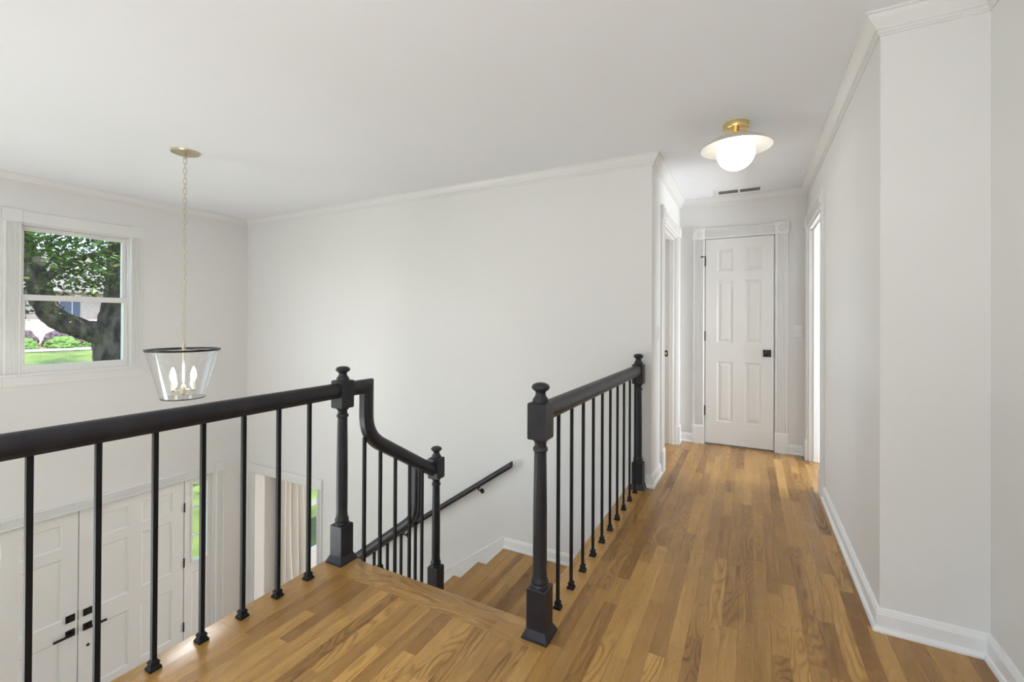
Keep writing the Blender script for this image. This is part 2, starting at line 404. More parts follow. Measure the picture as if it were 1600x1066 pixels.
# ------------------------------------------------------------------ mouldings
CROWN = [(0, 0), (.058, 0), (.058, -.008), (.050, -.010), (.046, -.020), (.034, -.034), (.024, -.046), (.019, -.053), (.019, -.060), (.012, -.062), (.012, -.072), (.007, -.074), (.007, -.080), (0, -.080)]
room = [(XW, YS), (XW, YB), (XL, YB), (XL, YE), (XR, YE), (XR, YC), (XR2, YC), (XR2, YS), (XW, YS)]
for i in range(len(room)-1):
    struct(sweep_wall(room, CROWN, i, i+1, H, side=-1).build('trim_%d' % (i+1), 'trim_paint', smooth=25))
BASE = [(0, 0), (.026, 0), (.026, .008), (.021, .017), (.0145, .021), (.0145, .066), (.0125, .069), (.012, .074), (.009, .077), (.008, .083), (.004, .088), (0, .088)]
def base(name, path, z=0.0, side=-1):
    struct(sweep_wall(path, BASE, 0, len(path)-1, z, side).build(name, 'base_paint', smooth=25))
base('baseboard_hall_left', [(-.673, YB), (XL, YB), (XL, 3.734)])
base('baseboard_end_left', [(XL, 4.770), (XL, YE), (-.509, YE)])
base('baseboard_end_right', [(.311, YE), (XR, YE), (XR, 4.792)])
base('baseboard_right', [(XR, 3.728), (XR, YC), (XR2, YC), (XR2, YS)])

FL = .104
def casing_prof(w=FL, d=.020):
    p = [(0, 0), (0, d*.75), (.006, d)]
    n = 6; m0 = .014; step = (w-2*m0)/n
    for i in range(n):
        a = m0+i*step
        p += [(a+step*.18, d), (a+step*.32, d-.006), (a+step*.68, d-.006), (a+step*.82, d)]
    p += [(w-.006, d), (w, d*.75), (w, 0)]
    return p
def flat_prof(w, d): return [(0, 0), (0, d*.8), (.004, d), (w-.004, d), (w, d*.8), (w, 0)]
def casing_set(n, P, a0, a1, ztop, zbot=0.0, w=FL, plinth=.185, label=None, head_h=.104, pw=None):
    """fluted door casing; P(a, out, z) -> xyz, opening a0..a1 (a grows to the right), head bottom at ztop"""
    root = empty('trim_%d' % n, P((a0+a1)/2, 0, zbot)); struct(root, label)
    bl = .112; blx = (bl-w)/2
    for sgn in (0, 1):
        s0 = a0-w if sgn == 0 else a1
        prof = casing_prof(w)
        mb = MB().grid([[P(s0+a, d, z) for a, d in prof] for z in (zbot+plinth, ztop-.002)], True, True); mb.build('casing', 'trim_paint', root)
        pl = MB(); d = .028
        pp = [(-.003, 0), (-.003, d), (w+.003, d), (w+.003, 0)]
        ptop = [(.0, 0), (.0, d-.006), (w, d-.006), (w, 0)]
        pl.grid([[P(s0+a, b, zbot) for a, b in pp], [P(s0+a, b, zbot+plinth-.018) for a, b in pp], [P(s0+a, b, zbot+plinth) for a, b in ptop]], True, True)
        pl.build('plinth_block', 'trim_paint', root)
        rb = MB(); d = .026
        q = [(-blx, 0), (-blx, d-.003), (-blx+.003, d), (bl-blx-.003, d), (bl-blx, d-.003), (bl-blx, 0)]
        rb.grid([[P(s0+a, b, z) for a, b in q] for z in (ztop-.002, ztop-.002+bl)], True, True)
        blk = rb.build('rosette_block', 'trim_paint', root)
        cz = ztop-.002+bl/2; ca = s0+w/2; ro_ = MB()
        rows = []
        for r, h in ((.043, 0), (.040, .005), (.033, .006), (.029, .001), (.024, .001), (.018, .006), (.012, .0055), (.009, .002), (.004, .003), (.0005, .006)):
            rows.append([P(ca+r*math.cos(t*PI/12), d-.0005+h, cz+r*math.sin(t*PI/12)) for t in range(24)])
        ro_.grid(rows, True, True).build('rosette', 'trim_paint', blk, smooth=35)
    prof = casing_prof(head_h)
    MB().grid([[P(a, d, ztop+b) for b, d in prof] for a in (a0+.004-.004, a1)], True, True).build('casing_head', 'trim_paint', root)
    return root
Pend = lambda a, d, z: (a, YE-d, z)
casing_set(21, Pend, -.402, .2085, 2.036, label='fluted casing with rosette blocks around the panelled closet door')
Prt = lambda a, d, z: (XR-d, -a, z)
casing_set(22, Prt, -RD[1], -RD[0], DH-.003, label='fluted casing of the doorway in the right hallway wall')
Plf = lambda a, d, z: (XL+d, a, z)
casing_set(23, Plf, LD[0], LD[1], DH-.003, label='fluted casing of the doorway in the left hallway wall')
# door linings and stops
def lining_x(n, x0, x1, ya, yb, zt, stop_x0, stop_x1, label):
    root = empty('trim_%d' % n, ((x0+x1)/2, (ya+yb)/2, 0)); struct(root, label)
    MB().box(x0, x1, ya-.0, ya+.018, 0.001, zt-.0).build('jamb', 'trim_paint', root)
    MB().box(x0, x1, yb-.018, yb+.0, 0.001, zt-.0).build('jamb', 'trim_paint', root)
    MB().box(x0, x1, ya+.018, yb-.018, zt-.018, zt).build('jamb_head', 'trim_paint', root)
    st = MB(); st.box(stop_x0, stop_x1, ya+.018, ya+.030, .001, zt-.018).box(stop_x0, stop_x1, yb-.030, yb-.018, .001, zt-.018).box(stop_x0, stop_x1, ya+.030, yb-.030, zt-.030, zt-.018)
    st.build('door_stop', 'trim_paint', root, bevel=.002, seg=1)
    return root
lining_x(24, XR-.001, XR+T+.001, RD[0], RD[1], DH, XR+.030, XR+.072, 'white jamb lining of the right hallway doorway')
lj = lining_x(25, XL-T-.001, XL+.001, LD[0], LD[1], DH, XL-.072, XL-.030, 'white jamb lining of the left hallway doorway with strike plate')
sp = MB(); sp.box(XL-.116, XL-.084, LD[1]-.0195, LD[1]-.018, .865, .925); sp = sp.build('strike_plate', 'black_metal', lj, bevel=.001, seg=1)
MB().box(XL-.106, XL-.094, LD[1]-.0205, LD[1]-.0195, .882, .908).build('latch_hole', 'brass', sp)

# ------------------------------------------------------------------ panelled doors
def raised_panel(P, a0, a1, z0, z1, mt, parent, raised=True):
    """panel with moulded edge; d = depth below the door face"""
    rows = []
    steps = ((0, 0), (.006, .005), (.013, .008), (.016, .008), (.040, .001), (.044, .001)) if raised else ((0, 0), (.004, .004), (.010, .0085), (.014, .0095))
    for off, dep in steps:
        rows.append([P(a0+off, -dep, z0+off), P(a1-off, -dep, z0+off), P(a1-off, -dep, z1-off), P(a0+off, -dep, z1-off)])
    rows.insert(0, [P(a0, -.020, z0), P(a1, -.020, z0), P(a1, -.020, z1), P(a0, -.020, z1)])
    return MB().grid(rows, True, True).build('panel', mt, parent)
def door_frame(P, a0, a1, z0, z1, cols, rows_, th, mt, parent, name='stile_frame'):
    mb = MB()
    def pb(a, b, c, d):
        q = [P(a, 0, c), P(b, -th, d)]
        mb.box(*sorted((q[0][0], q[1][0])), *sorted((q[0][1], q[1][1])), *sorted((q[0][2], q[1][2])))
    xs = [a0]+[v for c in cols for v in c]+[a1]; zs = [z0]+[v for r in rows_ for v in r]+[z1]
    for i in range(0, len(xs), 2): pb(xs[i], xs[i+1], z0, z1)
    for c in cols:
        for j in range(0, len(zs), 2): pb(c[0], c[1], zs[j], zs[j+1])
    return mb.build(name, mt, parent)
D1A, D1B = -.392, .199
d1 = empty('door_1', ((D1A+D1B)/2, YE-.004, 0)); struct(d1, 'white six-panel closet door with black square knob at the end of the hallway')
Pd1 = lambda a, d, z: (a, YE-.004-d, z)
COLS = [(-.286, -.145), (-.041, .095)]; ROWS = [(.232, .820), (1.008, 1.618), (1.710, 1.926)]
sf = door_frame(Pd1, D1A, D1B, .012, 2.030, COLS, ROWS, .035, 'door_paint', d1)
for c in COLS:
    for r_ in ROWS: raised_panel(Pd1, c[0], c[1], r_[0], r_[1], 'door_paint', d1)
MB().box(-.405, .2115, YE+.0425, YE+.0475, 0.001, 2.041).build('dark_gap_sheet', 'seal_gap_dark', d1)  # dark sheet added behind the door, painting shade into its gaps
jm = MB().box(-.404, D1A-.005, YE-.0, YE+.04, .001, 2.041).box(D1B+.005, .211, YE, YE+.04, .001, 2.041).box(-.404, .211, YE, YE+.04, 2.0345, 2.0415)
jm.build('jamb', 'trim_paint', d1)
kn = MB().box(.111, .177, YE-.012, YE-.004, .884, .950).build('knob_plate', 'black_metal', d1, bevel=.002, seg=1)
def lathe_y(prof, x, y, z, n=20):
    return MB().grid([[(x+r*math.cos(2*PI*j/n), y-d, z+r*math.sin(2*PI*j/n)) for j in range(n)] for r, d in prof], True, True)
lathe_y([(.012, .0), (.012, .025), (.024, .032), (.027, .042), (.024, .052), (.012, .056), (.001, .057)], .144, YE-.012, .917).build('knob', 'black_metal', kn, smooth=40)
for z in (1.813, 1.071, .331):
    hg = MB().lathe([(.0055, z-.048), (.0055, z+.048)], 10, D1A-.0025, YE-.012)
    hg = hg.build('hinge', 'black_metal', d1, smooth=50)
    if z > 1.7: MB().tube([(D1A-.002, YE-.013, z+.05), (D1A-.03, YE-.028, z+.045)], .004, 8).box(D1A-.04, D1A-.026, YE-.036, YE-.022, z+.038, z+.052).build('hinge_stop', 'black_metal', hg)
MB().box(D1B+.0005, D1B+.0045, YE-.006, YE+.002, .885, .945).build('latch_plate', 'black_metal', d1)

# open doors of the two hallway rooms
def flush_door(n, x0, x1, y0, y1, knob_x, label):
    """open leaf lying along x"""
    root = empty('door_%d' % n, ((x0+x1)/2, (y0+y1)/2, .008)); struct(root, label)
    Pf = lambda a, d, z: (a, y1+d, z)
    w = x1-x0; cols = [(x0+.11, x0+w/2-.045), (x0+w/2+.045, x1-.11)]
    door_frame(Pf, x0, x1, .008, 2.02, cols, ROWS, y1-y0, 'door_paint', root)
    for c in cols:
        for r_ in ROWS: raised_panel(Pf, c[0], c[1], r_[0], r_[1], 'door_paint', root)
    MB().grid([[(knob_x+r*math.cos(2*PI*j/16), y1+d, .92+r*math.sin(2*PI*j/16)) for j in range(16)] for r, d in ((.03, 0), (.03, .006), (.011, .008), (.011, .03), (.026, .036), (.026, .052), (.001, .055))], True, True).build('knob', 'black_metal', root, smooth=40)
    return root
od = flush_door(4, XR+T+.004, XR+T+.804, RD[0]+.020, RD[0]+.055, XR+T+.74, 'open white panelled door just inside the right hallway doorway')
MB().box(XR+T-.034, XR+T+.003, RD[0]+.0185, RD[0]+.0205, .27, .36).build('hinge', 'nickel_brass', od)
flush_door(5, XL-T-.784, XL-T-.004, LD[0]+.020, LD[0]+.055, XL-T-.72, 'open white panelled door just inside the left hallway doorway')

# ------------------------------------------------------------------ front door unit (foyer, below)
XF = XW-.035     # interior face of the leaves
def Pfront(a, d, z): return (XF+d, a, z)
FROWS = [(-2.300, -1.745), (-1.566, -1.002), (-.900, -.688)]
def leaf(n, y0, y1, cols, label):
    root = empty('door_%d' % n, (XF, (y0+y1)/2, ZF)); struct(root, label)
    door_frame(Pfront, y0, y1, ZF+.012, DTOP, cols, FROWS, .045, 'door_paint', root)
    for c in cols:
        for r_ in FROWS: raised_panel(Pfront, c[0], c[1], r_[0], r_[1], 'door_paint', root, False)
    return root
dr = leaf(2, SEAM+.003, SEAM+DW, [(1.955, 2.208), (2.314, 2.594)], 'white panelled entrance door leaf hinged beside the sidelight')
dl = leaf(3, SEAM-DW, SEAM-.003, [(1.044, 1.324), (1.430, 1.704)], 'white panelled entrance door leaf with lever pointing away from the seam')
MB().box(XF-.03, XF-.02, SEAM-.004, SEAM+.004, ZF+.02, DTOP).build('astragal', 'seal_gap_dark', dr)
for root, s in ((dr, 1), (dl, -1)):
    yc = SEAM+s*(.068 if s > 0 else .056)
    for z in (-1.575, -1.712):
        MB().box(XF, XF+.010, yc-.033, yc+.033, z-.033, z+.033).build('lock_plate', 'black_metal', root, bevel=.002, seg=1)
    MB().grid([[(XF+d, yc+r*math.cos(2*PI*j/16), -1.575+r*math.sin(2*PI*j/16)) for j in range(16)] for r, d in ((.017, .009), (.017, .018), (.014, .020), (.001, .020))], True, True).build('thumb_turn', 'black_metal', root)
    lv = MB().tube([(XF+.009, yc, -1.712), (XF+.05, yc, -1.712)], .010, 10)
    ya, yb = sorted((yc-s*.008, yc+s*.128))
    lv.box(XF+.042, XF+.056, ya, yb, -1.721, -1.703)
    lv.build('lever_handle', 'black_metal', root)
    ye = SEAM+s*(DW+.004)
    for z in (-.893, -1.508, -2.222):
        MB().lathe([(.0075, z-.05), (.0075, z+.05)], 10, XF+.006, ye).build('hinge', 'black_metal', root, smooth=50)
MB().grid([[(XF+d, 1.893+r*math.cos(2*PI*j/14), -1.897+r*math.sin(2*PI*j/14)) for j in range(14)] for r, d in ((.012, 0), (.012, .006), (.001, .007))], True, True).build('door_viewer', 'black_metal', dr)
MB().box(XF-.002, XF+.001, SEAM-.0028, SEAM+.0028, -1.76, -1.66).box(XF-.002, XF+.001, SEAM-.0028, SEAM+.0028, -1.62, -1.53).build('latch_plate', 'black_metal', dr)
# posts between leaves and sidelights, head
fr = empty('trim_26', (XF, SEAM, ZF)); struct(fr, 'white frame posts between the entrance doors and the sidelights')
for s in (1, -1):
    a, b = sorted((SEAM+s*(DW+.007), SEAM+s*(DW+.030)))
    MB().box(XW-.155, XF+.004, a, b, ZF, DTOP+.012).build('frame_post', 'trim_paint', fr)
    a, b = sorted((SEAM+s*1.180, SEAM+s*1.195))
    MB().box(XW-.155, XW, a, b, ZF, DTOP+.012).build('frame_post', 'trim_paint', fr)
MB().box(XW-.155, XF+.004, SEAM-1.180, SEAM+1.180, DTOP+.003, DTOP+.012).build('frame_head', 'trim_paint', fr)
def sidelight(n, s, label):
    root = empty('window_%d' % n, (XF, SEAM+s*1.05, ZF)); struct(root, label)
    a, b = sorted((SEAM+s*(DW+.030), SEAM+s*1.180))
    g0, g1 = sorted((SEAM+s*.972, SEAM+s*1.128)); gz = (-1.530, -.655)
    door_frame(Pfront, a, b, ZF+.01, DTOP+.003, [(g0, g1)], [(-2.45, -1.66), gz], .045, 'trim_paint', root, 'sidelight_frame')
    raised_panel(Pfront, g0, g1, -2.45, -1.66, 'trim_paint', root, False)
    for z0, z1 in ((gz[0], -1.258), (-1.248, -.933), (-.923, gz[1])):
        MB().box(XF-.026, XF-.021, g0, g1, z0, z1).build('pane', 'window_glass', root)
    for z in (-1.253, -.928): MB().box(XF-.030, XF-.004, g0, g1, z-.008, z+.008).build('glazing_bar', 'trim_paint', root)
    fm = MB()
    for (c, d, e, f) in ((g0-.012, g0, gz[0]-.012, gz[1]+.012), (g1, g1+.012, gz[0]-.012, gz[1]+.012), (g0, g1, gz[0]-.012, gz[0]), (g0, g1, gz[1], gz[1]+.012)): fm.box(XF-.001, XF+.008, c, d, e, f)
    fm.build('glazing_bead', 'trim_paint', root)
sidelight(2, 1, 'narrow three-pane sidelight beside the entrance door, next to the dining room corner')
sidelight(3, -1, 'narrow three-pane sidelight on the far side of the entrance doors')
ec = empty('trim_27', (XW, SEAM, ZF)); struct(ec, 'fluted white head casing over the entrance doors')
prof = casing_prof(.100)
MB().grid([[(XW+d, y, DTOP+.004+b) for b, d in prof] for y in (SEAM-1.195, SEAM+1.195)], True, True).build('casing_head', 'trim_paint', ec)
for s in (1, -1):
    a, b = sorted((SEAM+s*1.195, SEAM+s*1.290))
    pr = casing_prof(.095)
    MB().grid([[(XW+d, a+q, z) for q, d in pr] for z in (ZF, DTOP+.004)], True, True).build('casing', 'trim_paint', ec)
    MB().box(XW, XW+.026, a-.002, b+.002, DTOP+.004, DTOP+.108).build('corner_block', 'trim_paint', ec, bevel=.003, seg=1)

# ------------------------------------------------------------------ high foyer window
w1 = empty('window_1', (XW, (WIN[0]+WIN[1])/2, WIN[2])); struct(w1, 'white double-hung window high above the entrance doors')
fm = MB(); y0, y1, z0, z1 = WIN
for q in ((y0, y0+.012, z0, z1), (y1-.012, y1, z0, z1), (y0+.012, y1-.012, z1-.014, z1), (y0+.012, y1-.012, z0, z0+.012)): fm.box(XW-.155, XW-.004, *q)
fm.build('window_frame', 'trim_paint', w1)
def sash(name, xc, ya, yb, za, zb, st, top, bot, parent):
    f = MB(); x0, x1 = xc-.018, xc+.018
    f.box(x0, x1, ya, ya+st, za, zb).box(x0, x1, yb-st, yb, za, zb).box(x0, x1, ya+st, yb-st, zb-top, zb).box(x0, x1, ya+st, yb-st, za, za+bot)
    o = f.build(name, 'trim_paint', parent, bevel=.002, seg=1)
    MB().box(xc-.003, xc+.003, ya+st-.002, yb-st+.002, za+bot-.002, zb-top+.002).build('pane', 'window_glass', o)
    return o
sash('sash', XW-.030, y0+.012, y1-.012, z0+.012, 1.420, .034, .050, .056, w1)
sash('sash', XW-.072, y0+.012, y1-.012, 1.372, z1-.014, .034, .040, .048, w1)
MB().box(XW-.020, XW-.008, 1.772, 1.812, 1.420, 1.432).build('sash_lock', 'plastic_white', w1)
wc = empty('trim_28', (XW, 1.8, .63)); struct(wc, 'fluted white casing, stool and apron of the high foyer window')
for a in (1.309, 2.176):
    MB().grid([[(XW+d, a+q, z) for q, d in casing_prof(.105, .020)] for z in (.737, 2.035)], True, True).build('casing', 'trim_paint', wc)
    MB().box(XW, XW+.025, a-.006, a+.111, 2.035, 2.148).build('corner_block', 'trim_paint', wc, bevel=.003, seg=1)
MB().grid([[(XW+d, y, 2.037+q) for q, d in flat_prof(.104, .019)] for y in (1.42, 2.17)], True, True).build('casing_head', 'trim_paint', wc)
MB().box(XW-.01, XW+.045, 1.290, 2.312, .716, .737).build('window_stool', 'trim_paint', wc, bevel=.004, seg=2)
MB().grid([[(XW+d, y, .628+q) for q, d in flat_prof(.088, .018)] for y in (1.309, 2.290)], True, True).build('apron', 'trim_paint', wc)

# ------------------------------------------------------------------ cased opening, dining room
co = empty('trim_29', (-4.8, YB, ZF)); struct(co, 'white cased opening from the foyer to the dining room')
for a, w in ((OPN[0]-.115, .115), (OPN[1], .075)):
    MB().grid([[(a+q, YB-d, z) for q, d in casing_prof(w)] for z in (ZF, OPN[3])], True, True).build('casing', 'trim_paint', co)
MB().box(OPN[0]-.12, OPN[1]+.078, YB-.024, YB, OPN[3], OPN[3]+.102).build('casing_head', 'trim_paint', co, bevel=.003, seg=1)
for a, b, c, d in ((OPN[0]-.001, OPN[0]+.016, ZF, OPN[3]), (OPN[1]-.016, OPN[1]+.001, ZF, OPN[3]), (OPN[0]+.016, OPN[1]-.016, OPN[3]-.016, OPN[3]+.001)):
    MB().box(a, b, YB-.002, YB+T+.002, c, d).build('jamb', 'trim_paint', co)
w4 = empty('window_4', (XW, 4.7, DWIN[2])); struct(w4, 'double-hung dining room window beside the pale curtain')
fm = MB(); a0, a1, c0, c1 = DWIN
for q in ((a0, a0+.015, c0, c1), (a1-.015, a1, c0, c1), (a0+.015, a1-.015, c1-.015, c1), (a0+.015, a1-.015, c0, c0+.015)): fm.box(XW-.155, XW-.004, *q)
fm.build('window_frame', 'trim_paint', w4)
sash('sash', XW-.030, a0+.015, a1-.015, c0+.015, -1.42, .030, .045, .05, w4)
sash('sash', XW-.072, a0+.015, a1-.015, -1.465, c1-.015, .030, .04, .045, w4)
cm = MB()
rows = []
for i in range(33):
    t = i/32; z = -.50-t*(2.08); rowp = []
    for j in range(61):
        s = j/60; gather = .78+.22*t
        ya, yb = 3.735-.00*t, 4.200+.07*t
        yy = ya+(yb-ya)*s
        amp = (.022+.022*t)
        xx = XW+.085+amp*math.sin(s*2*PI*5.5+.9*math.sin(t*2.2))+.012*math.sin(s*23+t*4)
        yy += .015*math.sin(t*3+s*9)*t
        rowp.append((xx, yy, z))
    rows.append(rowp)
cm.grid(rows)
cu = cm.build('curtain', 'curtain_cloth', smooth=80); md = cu.modifiers.new('thick', 'SOLIDIFY'); md.thickness = .003
tag(cu, 'pale linen curtain hanging in the dining room beyond the cased opening', 'curtain')
rod = empty('curtain_rod', (XW+.085, 4.3, -.48)); tag(rod, 'dark curtain rod above the dining room window', 'curtain rod')
MB().tube([(XW+.085, 3.65, -.485), (XW+.085, 5.5, -.485)], .012, 10).build('rod', 'black_metal', rod, smooth=50)
for y in (3.72, 5.42): MB().tube([(XW, y, -.497), (XW+.085, y, -.497)], .008, 8).build('bracket', 'black_metal', rod)
# unseen windows added around the fill lamps, and the bedroom window
def plain_window(n, P, a0, a1, z0, z1, label, depth=(.02, .10), cols=2):
    root = empty('window_%d' % n, P((a0+a1)/2, .05, z0)); struct(root, label)
    def pb(mb, a, b, c, d, e, f):
        q = [P(a, e, c), P(b, f, d)]; mb.box(*sorted((q[0][0], q[1][0])), *sorted((q[0][1], q[1][1])), *sorted((q[0][2], q[1][2])))
    f = MB(); w = .04
    for q in ((a0, a0+w, z0, z1), (a1-w, a1, z0, z1), (a0+w, a1-w, z0, z0+w), (a0+w, a1-w, z1-w, z1)): pb(f, *q, *depth)
    for i in range(1, cols): a = a0+(a1-a0)*i/cols; pb(f, a-.025, a+.025, z0+w, z1-w, *depth)
    pb(f, a0+w, a1-w, (z0+z1)/2-.025, (z0+z1)/2+.025, *depth)
    f.build('window_frame', 'trim_paint', root)
    g = MB(); pb(g, a0+w, a1-w, z0+w, z1-w, sum(depth)/2-.003, sum(depth)/2+.003); g.build('pane', 'window_glass', root)
plain_window(5, lambda a, d, z: (a, YS-d, z), *REAR1, 'added unseen window for fill light behind the landing')
plain_window(6, lambda a, d, z: (a, YS-d, z), *REAR2, 'added unseen window for fill light in the rear foyer wall', cols=3)
plain_window(11, lambda a, d, z: (XW-d, a, z), *WIN11, 'added unseen low window for fill light in the foyer front wall', cols=3)
plain_window(9, lambda a, d, z: (XW-d, a, z), *WIN9, 'added unseen window for fill light in the foyer front wall beside the landing end', cols=3)
plain_window(8, lambda a, d, z: (a, 6.88+d, z), *DN, 'added unseen window for fill light in the far dining room wall')
plain_window(10, lambda a, d, z: (a, YN+d, z), *NWIN, 'added unseen window for fill light in the room left of the hallway')
plain_window(7, lambda a, d, z: (XE+d, a, z), *EWIN, 'sunny bedroom window', cols=2)

# ------------------------------------------------------------------ staircase
st = empty('staircase', (-1.3, 2.4, ZP)); tag(st, 'oak stair with landing turning down along the white wall beside the black railings', 'staircase')
RUN1 = .24; R1 = -ZP/4
def tread(x0, x1, y0, y1, z, mt, tone, noses):
    """tread board with rounded nose on the side(s) in noses"""
    o = MB().box(x0, x1, y0, y1, z-.026, z).build('tread', mt, st, bevel=.006, seg=2); o.color = (tone, rr.random(), .4, 1); return o
XS0 = XEDGE-.02     # open side of the upper flight
MB().box(-1.86, XHALL-.0005, YEDGE-.028, YEDGE-.012, -R1, -.030).build('riser', 'trim_paint', st)
for i in range(1, 4):
    ya = YEDGE-.02+(i-1)*RUN1; yb = YEDGE+i*RUN1+.0
    tread(-1.885, XHALL+.008, ya-.005, yb, -i*R1, 'oak_x', rr.uniform(.35, .6), 'y')
    MB().box(-1.86, XHALL+.008, yb-.028, yb-.014, -(i+1)*R1, -i*R1-.0265).build('riser', 'trim_paint', st)
# stringer of the upper flight (open side)
sg = MB()
pts = [(YEDGE-.02, -.03), (YEDGE-.02, -.62)]
sp_ = [(YEDGE-.03, -.032)]
prof2 = [(YEDGE-.03, -.29), (YEDGE-.03, -.030-R1*.0), (YEDGE-.03+.0, -R1-.027)]
poly = [(YEDGE-.03, -R1-.0265)]
for i in range(1, 4):
    poly += [(YEDGE+i*RUN1-.014, -i*R1-.0265), (YEDGE+i*RUN1-.014, -(i+1)*R1-.0265)]
poly += [(2.42, ZP-.0265), (2.42, ZP-.30), (YEDGE-.03, -.47)]
n = len(poly)
sg.v = [(-1.862, y, z) for y, z in poly]+[(-1.835, y, z) for y, z in poly]
sg.f = [list(range(n)), list(range(2*n-1, n-1, -1))]+[[i, (i+1) % n, n+(i+1) % n, n+i] for i in range(n)]
sg.build('stringer', 'trim_paint', st)
# turning platform: joists slab + boards along y
XP = -1.846; YP = YEDGE+3*RUN1
MB().box(XP+.03, XHALL+.010, YP-.012, YB-.001, ZP-.26, ZP-.0185).build('platform', 'trim_paint', st)
x = XP+.085; 
nb = MB().box(XP-.012, XP+.085, YP-.012, YB-.001, ZP-.026, ZP).build('nosing_board', 'oak_y', st, bevel=.006, seg=2); nb.color = (.5, .4, .3, 1)
k = 0
while x < XHALL+.011:
    x2 = min(x+PW, XHALL+.012)
    y = YP-.012
    cuts = [y, YB-.001] if k % 3 else [y, y+rr.uniform(.3, .75), YB-.001]
    for a, b in zip(cuts, cuts[1:]): plank(x, x2, a, b, st, z1=ZP, tone=min(1, max(0, rr.gauss(.36, .17))))
    x = x2; k += 1
# lower flight along the wall, going down to -x
RUN2 = .262; R2 = (ZP-ZF)/10
for i in range(1, 10):
    xb = XP-(i-1)*RUN2+.02; xa = XP-i*RUN2-.012
    z = ZP-i*R2
    o = MB().box(xa, xb, YP-.04, YB-.001, z-.026, z).build('tread', 'oak_y', st, bevel=.006, seg=2); o.color = (rr.uniform(.3, .55), rr.random(), .4, 1)
for i in range(0, 10):
    x = XP-i*RUN2
    MB().box(x+.012, x+.026, YP-.012, YB-.001, ZP-(i+1)*R2, ZP-i*R2-.0265).build('riser', 'trim_paint', st)
poly = []
for i in range(0, 10):
    poly += [(XP-i*RUN2+.012, ZP-i*R2-.0265), (XP-i*RUN2+.012, ZP-(i+1)*R2-.0265)]
poly += [(XP-9*RUN2+.012, ZF), (XP-8*RUN2, ZF), (XP+.012, ZP-.42)]
n = len(poly); sg = MB()
sg.v = [(x_, YP-.012, z) for x_, z in poly]+[(x_, YP+.016, z) for x_, z in poly]
sg.f = [list(range(n)), list(range(2*n-1, n-1, -1))]+[[i, (i+1) % n, n+(i+1) % n, n+i] for i in range(n)]
sg.build('stringer', 'trim_paint', st)
# skirt board on the wall beside the lower flight and platform base
sl_ = R2/RUN2; SK = .092
top0 = ZP+SK
def skz(x_): return top0+(x_-XP+.01)*sl_
sk = MB(); xe = XP-9*RUN2
poly = [(XP+.012, top0), (XP-.01, top0), (xe, skz(xe)), (xe, ZF), (XP+.012, ZF)]
poly = [(XP-.01, top0), (xe, skz(xe)), (xe, skz(xe)-.60), (XP-.01, ZP-.50)]
n = 4
for d0, d1, dz in ((0, .012, 0),):
    sk.v = [(x_, YB-d0-.0002, z) for x_, z in poly]+[(x_, YB-d1, z) for x_, z in poly]
sk.f = [list(range(n)), list(range(2*n-1, n-1, -1))]+[[i, (i+1) % n, n+(i+1) % n, n+i] for i in range(n)]
sko = struct(sk.build('baseboard_stair', 'trim_paint'), 'white skirt board sloping down the wall beside the stair')
cp = MB(); cpro = [(.012, -.020), (.015, -.018), (.015, -.010), (.010, -.006), (.009, .000), (.004, .004), (0, .004), (0, -.02)]
cp.grid([[(x_, YB-a, z+b) for a, b in cpro] for x_, z in ((XP-.01, top0), (xe, skz(xe)))], True, True)
cp.build('skirt_cap', 'trim_paint', sko)
base('baseboard_platform', [(XP-.012, YB), (XHALL+.012, YB), (XHALL+.012, YP)], ZP)

# ------------------------------------------------------------------ railings
RAILP = [(-.019, -.036), (.019, -.036), (.021, -.030), (.021, -.024), (.027, -.019), (.030, -.012), (.031, -.002), (.030, .010), (.026, .022), (.018, .031), (.008, .036), (-.008, .036), (-.018, .031), (-.026, .022), (-.030, .010), (-.031, -.002), (-.030, -.012), (-.027, -.019), (-.021, -.024), (-.021, -.030)]
ZR = .862
def newel(x, y, zb, zl, zu0, zu1, ztop, parent, flare=True):
    """square-block turned newel: zb floor, zl top of lower block, zu0..zu1 upper block"""
    h = .0385
    mb = MB(); mb.frustum(x, y, zb, zl-.004, h, h).frustum(x, y, zl-.004, zl, h, h-.004)
    s = [(.034, zl-.002), (.0345, zl+.006), (.031, zl+.012), (.0335, zl+.018), (.0335, zl+.024), (.0285, zl+.034), (.0265, zl+.060), (.0272, zl+.10)]
    e = zu0
    s += [(.0268, (zl+e)/2), (.0238, e-.060), (.0236, e-.050), (.0285, e-.046), (.0295, e-.039), (.0275, e-.033), (.0232, e-.029), (.0230, e-.016), (.027, e-.008), (.034, e-.002), (.034, e+.002)]
    mb.lathe(s, 28, x, y)
    mb.frustum(x, y, zu0, zu0+.004, h-.003, h).frustum(x, y, zu0+.004, zu1-.004, h, h).frustum(x, y, zu1-.004, zu1, h, h-.006)
    o = mb.build('newel_post', 'black_wood', parent, smooth=35)
    z = zu1; t = ztop-zu1
    MB().lathe([(.031, z-.001), (.032, z+t*.10), (.028, z+t*.20), (.0215, z+t*.32), (.0195, z+t*.45), (.021, z+t*.54), (.030, z+t*.62), (.0355, z+t*.72), (.0350, z+t*.80), (.029, z+t*.91), (.016, z+t*.98), (.001, ztop)], 28, x, y).build('finial', 'black_wood', o, smooth=45)
    if flare:
        b = MB(); rows = []
        for hh, zz in ((.0535, zb), (.0535, zb+.007), (.051, zb+.012), (.044, zb+.026), (.040, zb+.034), (.0386, zb+.036)):
            rows.append([(x-hh, y-hh, zz), (x+hh, y-hh, zz), (x+hh, y+hh, zz), (x-hh, y+hh, zz)])
        b.grid(rows, True, True).build('base_moulding', 'black_wood', o, smooth=30)
    return o
